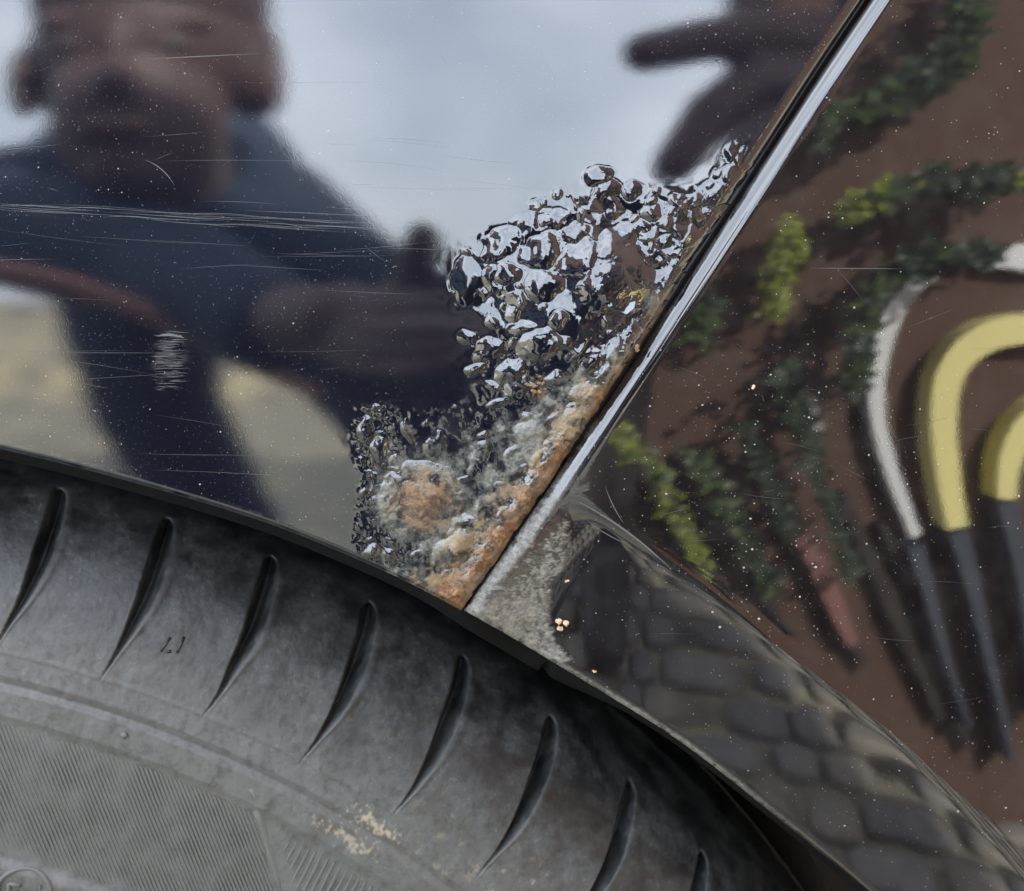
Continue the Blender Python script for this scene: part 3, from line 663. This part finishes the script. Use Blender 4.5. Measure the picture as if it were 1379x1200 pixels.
band('white_refl_panel', [(1318,352),(1345,346),(1400,346)], [16,34,40], WHT, refl_wall, .02)
band('grey_refl_band', [(1062,500),(1078,540),(1096,580)], [14,20,10], simple('grey_trim', (.25, .27, .26), .6), refl_wall, .02)
DBR = simple('dark_refl_band', (.026, .020, .017), .8, .2, 20)
for pts_, w_ in (([(905,610),(985,750),(1065,850)], [10,18,8]), ([(1012,600),(1085,750),(1160,890)], [12,22,10]), ([(1125,660),(1190,800),(1262,960)], [12,22,10]), ([(865,640),(930,745),(985,805)], [8,14,8]), ([(1180,700),(1235,850),(1300,1000)], [8,14,8])): band('dark_refl_band', pts_, w_, DBR, refl_wall, .015)  # dark bands added to draw the fan of streaks in the reflection
band('pink_refl_band', [(1048,695),(1085,735),(1112,800),(1140,856)], [10,26,24,14], PNK, refl_wall, .02)  # pinkish band added as one more streak of the reflection
# plants against the wall: leaves by the hundred on stems
LEAF = [simple('leaf_dark', (.022, .038, .017), .5, .3, 30), simple('leaf_mid', (.05, .08, .025), .5, .3, 30), simple('leaf_lime', (.17, .20, .03), .5, .2, 30)]
def plant(name, label, pts, wpx, n, mats, size=.016):
    pts = np.array(pts, float); t = np.r_[0, np.cumsum(np.hypot(*np.diff(pts, axis=0).T))]
    stem = mirrored(hR, pts, FY+.03); base = empty(name, tuple(stem[-1])); tag(base, label, 'plant')
    q = Poly(); q.tube([tuple(p) for p in stem], .004, 5); q.build('stem', LEAF[0], base)
    groups = {}
    for i in range(n):
        u = rng.random(); s_ = u*t[-1]; wv = np.interp(u, np.linspace(0, 1, len(wpx)), wpx)
        x = np.interp(s_, t, pts[:, 0])+rng.normal(0, wv*.19); y = np.interp(s_, t, pts[:, 1])+rng.normal(0, wv*.19)
        p = mirrored(hR, [(x, y)], FY+rng.uniform(.02, .09))[0]; d = rng.normal(0, 1, 3); d[1] *= .4; d /= np.linalg.norm(d); e_ = np.cross(d, [0, 1, .3]); e_ /= np.linalg.norm(e_)
        L = size*rng.uniform(.6, 1.2); k = mats[int(min(.999, u+rng.normal(0, .15)) % 1*len(mats))]
        groups.setdefault(k, Poly()).add([p, p+d*L*.5+e_*L*.28+[0, .004, 0], p+d*L, p+d*L*.5-e_*L*.28+[0, .004, 0]], [(0, 1, 2, 3)])
    for k, g in groups.items(): o = g.build('foliage', LEAF[k], base); o['kind'] = 'stuff'
plant('climbing_plant', 'dark ivy arching around the white band, mirrored in the bumper', [(1345,340),(1262,345),(1205,362),(1172,402),(1152,450),(1150,530)], [34,36,36,34,30], 520, [0, 0, 1, 0])
plant('climbing_plant', 'dark ivy branch with lime tips, mirrored in the upper bumper', [(1372,240),(1262,246),(1182,266),(1138,292)], [38,42,40,30], 420, [0, 0, 0, 1, 2])
plant('climbing_plant', 'broad dark green shrub bough at the top of the bumper reflection', [(1305,-40),(1296,50),(1262,100),(1200,132),(1150,155)], [60,60,60,50,36], 620, [0, 1, 0, 0, 1])
plant('shrub', 'lime green bush mirrored midway down the bumper', [(1062,300),(1052,350),(1040,420)], [30,44,30], 320, [2, 2, 2], .013)
plant('shrub', 'small dark green tuft mirrored near the chrome-like edge', [(1115,150),(1108,190)], [26,26], 90, [1, 0])
plant('shrub', 'slanting lime stalk mirrored below the seam', [(955,782),(915,700),(872,622),(826,578)], [8,28,34,20], 260, [2, 2, 1, 2], .012)
plant('shrub', 'faint green tuft mirrored beside the seam', [(945,400),(938,450)], [30,30], 90, [0, 1])
plant('shrub', 'grey-green stalk mirrored in the middle of the bumper', [(1045,800),(1000,720),(972,662),(930,612)], [8,14,20,16], 150, [0, 0, 1, 1])
plant('shrub', 'made-up tall dark stalk for a reflected stripe between lime bush and white band', [(1150,780),(1110,660),(1075,560),(1050,490)], [8,14,18,16], 150, [0, 0, 0])  # this stalk and the next are added to draw dark reflected stripes
plant('shrub', 'made-up short dark stalk for a reflected stripe above the pink band', [(1068,720),(1035,640),(1000,570)], [8,14,14], 110, [0, 0])

# ================================================================== the photographer, seen in the fender
JK = simple('navy_jacket', (.014, .030, .058), .8, .3, 40); JN = simple('blue_jeans', (.016, .028, .048), .85, .3, 60)
SK = simple('skin', (.115, .074, .066), .55, .15, 40); HR = simple('brown_hair', (.095, .064, .058), .6, .4, 120); SHOE = simple('dark_shoe', (.02, .02, .02), .6); EYE = simple('eye', (.12, .11, .10), .4); LIP = simple('lip', (.16, .09, .08), .5)
person = empty('person', (-.36, -1.38, 0)); tag(person, 'person in navy jacket bending forward with a phone in one hand and the other raised', 'person')
def cloth(name, chains, mat, voxel, balls=(), smooth=4):
    q = Poly()
    for ch in chains:
        pts = []; rad = []
        for a, b in zip(ch[:-1], ch[1:]):
            for k in range(6): f = k/6; pts.append(tuple(Vector(a[:3]).lerp(Vector(b[:3]), f))); rad.append(a[3]*(1-f)+b[3]*f)
        pts.append(ch[-1][:3]); rad.append(ch[-1][3]); q.tube(pts, rad, 12)
        for c in ch: q.ball(c[:3], c[3], 12, 8)
    for c, r in balls: q.ball(c, r, 20, 14)
    o = q.build(name, mat, person, True); m = o.modifiers.new('remesh', 'REMESH'); m.mode = 'VOXEL'; m.voxel_size = voxel; m.use_smooth_shade = True
    s_ = o.modifiers.new('smooth', 'SMOOTH'); s_.iterations = smooth; return o
HX, HY, HZ = -.262, -.75, .925
Lf = [[(x+.008, y, z+.022, r*.92) for x, y, z, r in c] for c in (
 [(-.078,-.462,.676,.014),(-.060,-.440,.690,.0105),(-.054,-.425,.706,.0105),(-.050,-.412,.722,.0095)],[(-.085,-.455,.674,.014),(-.062,-.432,.676,.009),(-.038,-.412,.684,.0085),(-.020,-.411,.690,.0075)],
 [(-.09,-.455,.665,.014),(-.068,-.428,.660,.009),(-.043,-.411,.664,.0085),(-.022,-.411,.670,.0075)],[(-.095,-.455,.656,.013),(-.075,-.430,.648,.0085),(-.048,-.413,.648,.008),(-.022,-.411,.654,.007)],[(-.098,-.458,.648,.012),(-.082,-.434,.637,.0075),(-.056,-.413,.634,.007),(-.03,-.411,.638,.006)])]
Rf = [[(.172,-.455,.875,.018),(.138,-.438,.876,.0152),(.104,-.428,.868,.0142),(.072,-.420,.858,.0125)],[(.165,-.455,.850,.018),(.134,-.436,.845,.0158),(.108,-.427,.822,.0150),(.088,-.419,.788,.0130)],
      [(.178,-.452,.838,.017),(.160,-.430,.832,.0135),(.150,-.414,.806,.0125),(.143,-.404,.776,.011)],[(.190,-.454,.828,.016),(.178,-.430,.814,.0125),(.168,-.412,.790,.0115),(.158,-.404,.764,.010)],[(.196,-.465,.86,.016),(.192,-.448,.90,.0135),(.178,-.435,.93,.012),(.165,-.428,.95,.0105)]]
chains = [[(HX,HY-.09,.80,.052),(HX,HY-.03,.86,.055)], [(-.135,-.525,.690,.028),(-.094,-.47,.690,.024)], [(.10,-.68,.675,.042),(.165,-.55,.775,.036),(.19,-.48,.83,.027),(.178,-.462,.85,.028)]]+Lf+Rf
balls = [((HX,HY,HZ+.03),(.083,.098,.092)),((HX,HY+.025,HZ-.045),(.066,.075,.082)),((HX,HY+.06,HZ-.095),(.032,.03,.03)),((HX,HY+.096,HZ-.03),(.015,.02,.016)),((HX,HY+.088,HZ+.0),(.010,.015,.03)),
         ((HX-.094,HY-.0,HZ-.01),(.012,.022,.034)),((HX+.092,HY-.0,HZ-.01),(.010,.022,.032)),((HX-.035,HY+.076,HZ+.026),(.03,.012,.009)),((HX+.035,HY+.076,HZ+.026),(.03,.012,.009)),((-.086,-.465,.688),(.024,.02,.028)),((.182,-.458,.852),(.032,.019,.038))]
body = cloth('body', chains, SK, .0035, balls, 3)
q = Poly()
for s_ in (-1, 1): q = Poly(); q.ball((HX+s_*.034, HY+.080, HZ+.006), (.013, .008, .007), 10, 8); q.build('eye', EYE, body, True)
q = Poly(); q.ball((HX, HY+.094, HZ-.068), (.026, .012, .009), 12, 8); q.build('mouth', LIP, body, True)
cloth('hair', [], HR, .006, [((HX,HY-.004,HZ+.066),(.090,.108,.080)),((HX-.075,HY-.02,HZ+.01),(.022,.05,.05)),((HX+.075,HY-.02,HZ+.01),(.022,.05,.05))], 2)
cloth('jacket', [[(-.36,-1.36,.86,.15),(-.33,-1.10,.85,.145),(-.28,-.90,.80,.115),(HX,HY-.09,.795,.075)], [(-.28,-.90,.81,.10),(-.44,-.86,.80,.066),(-.23,-.68,.735,.052),(-.135,-.525,.688,.038)], [(-.28,-.90,.79,.10),(-.15,-.85,.735,.07),(-.02,-.80,.65,.06),(.10,-.69,.665,.052)]], JK, .009)
cloth('jeans', [[(-.44,-1.36,.84,.105),(-.395,-1.34,.55,.078),(-.31,-1.36,.32,.066),(-.21,-1.42,.06,.055)], [(-.29,-1.36,.84,.115),(-.02,-.90,.555,.088),(.005,-.83,.50,.086),(-.02,-.80,.30,.066),(-.015,-.80,.08,.052)]], JN, .009)
for s_, d_ in ((-.21, 0), (-.015, .63)):
    cloth('shoe', [[(s_, -1.45+d_, .045, .045), (s_, -1.33+d_, .04, .045), (s_, -1.23+d_, .035, .036)]], SHOE, .006)
STRAP = simple('brown_strap', (.30, .15, .12), .6, .2, 60)
st = mirrored(hL, [(-120,342),(0,364),(90,382),(180,414),(262,454),(340,492),(430,532)], -.575); q = Poly(); q.tube([tuple(p) for p in st], [.009, .009, .0085, .008, .007, .006, .004], 8); q.build('bag_strap', STRAP, person, True)
# the phone he holds: the lens looks out of its back at the car
phone = empty('phone', (.017, -.402, .60)); tag(phone, 'black phone held upright in the hand of the person, mirrored in the fender', 'phone')
q = Poly(); q.box((-.013, -.408, .600), (.061, -.400, .753)); o = q.build('case', simple('phone_black', (.012, .012, .014), .25), phone); b = o.modifiers.new('bevel', 'BEVEL'); b.width = .003; b.segments = 3
q = Poly(); q.tube([(0, -.4001, .7432), (0, -.3955, .7432)], .0048, 20); q.build('lens', GLASS, phone)
# a low dry bank and a hedge far across the yard
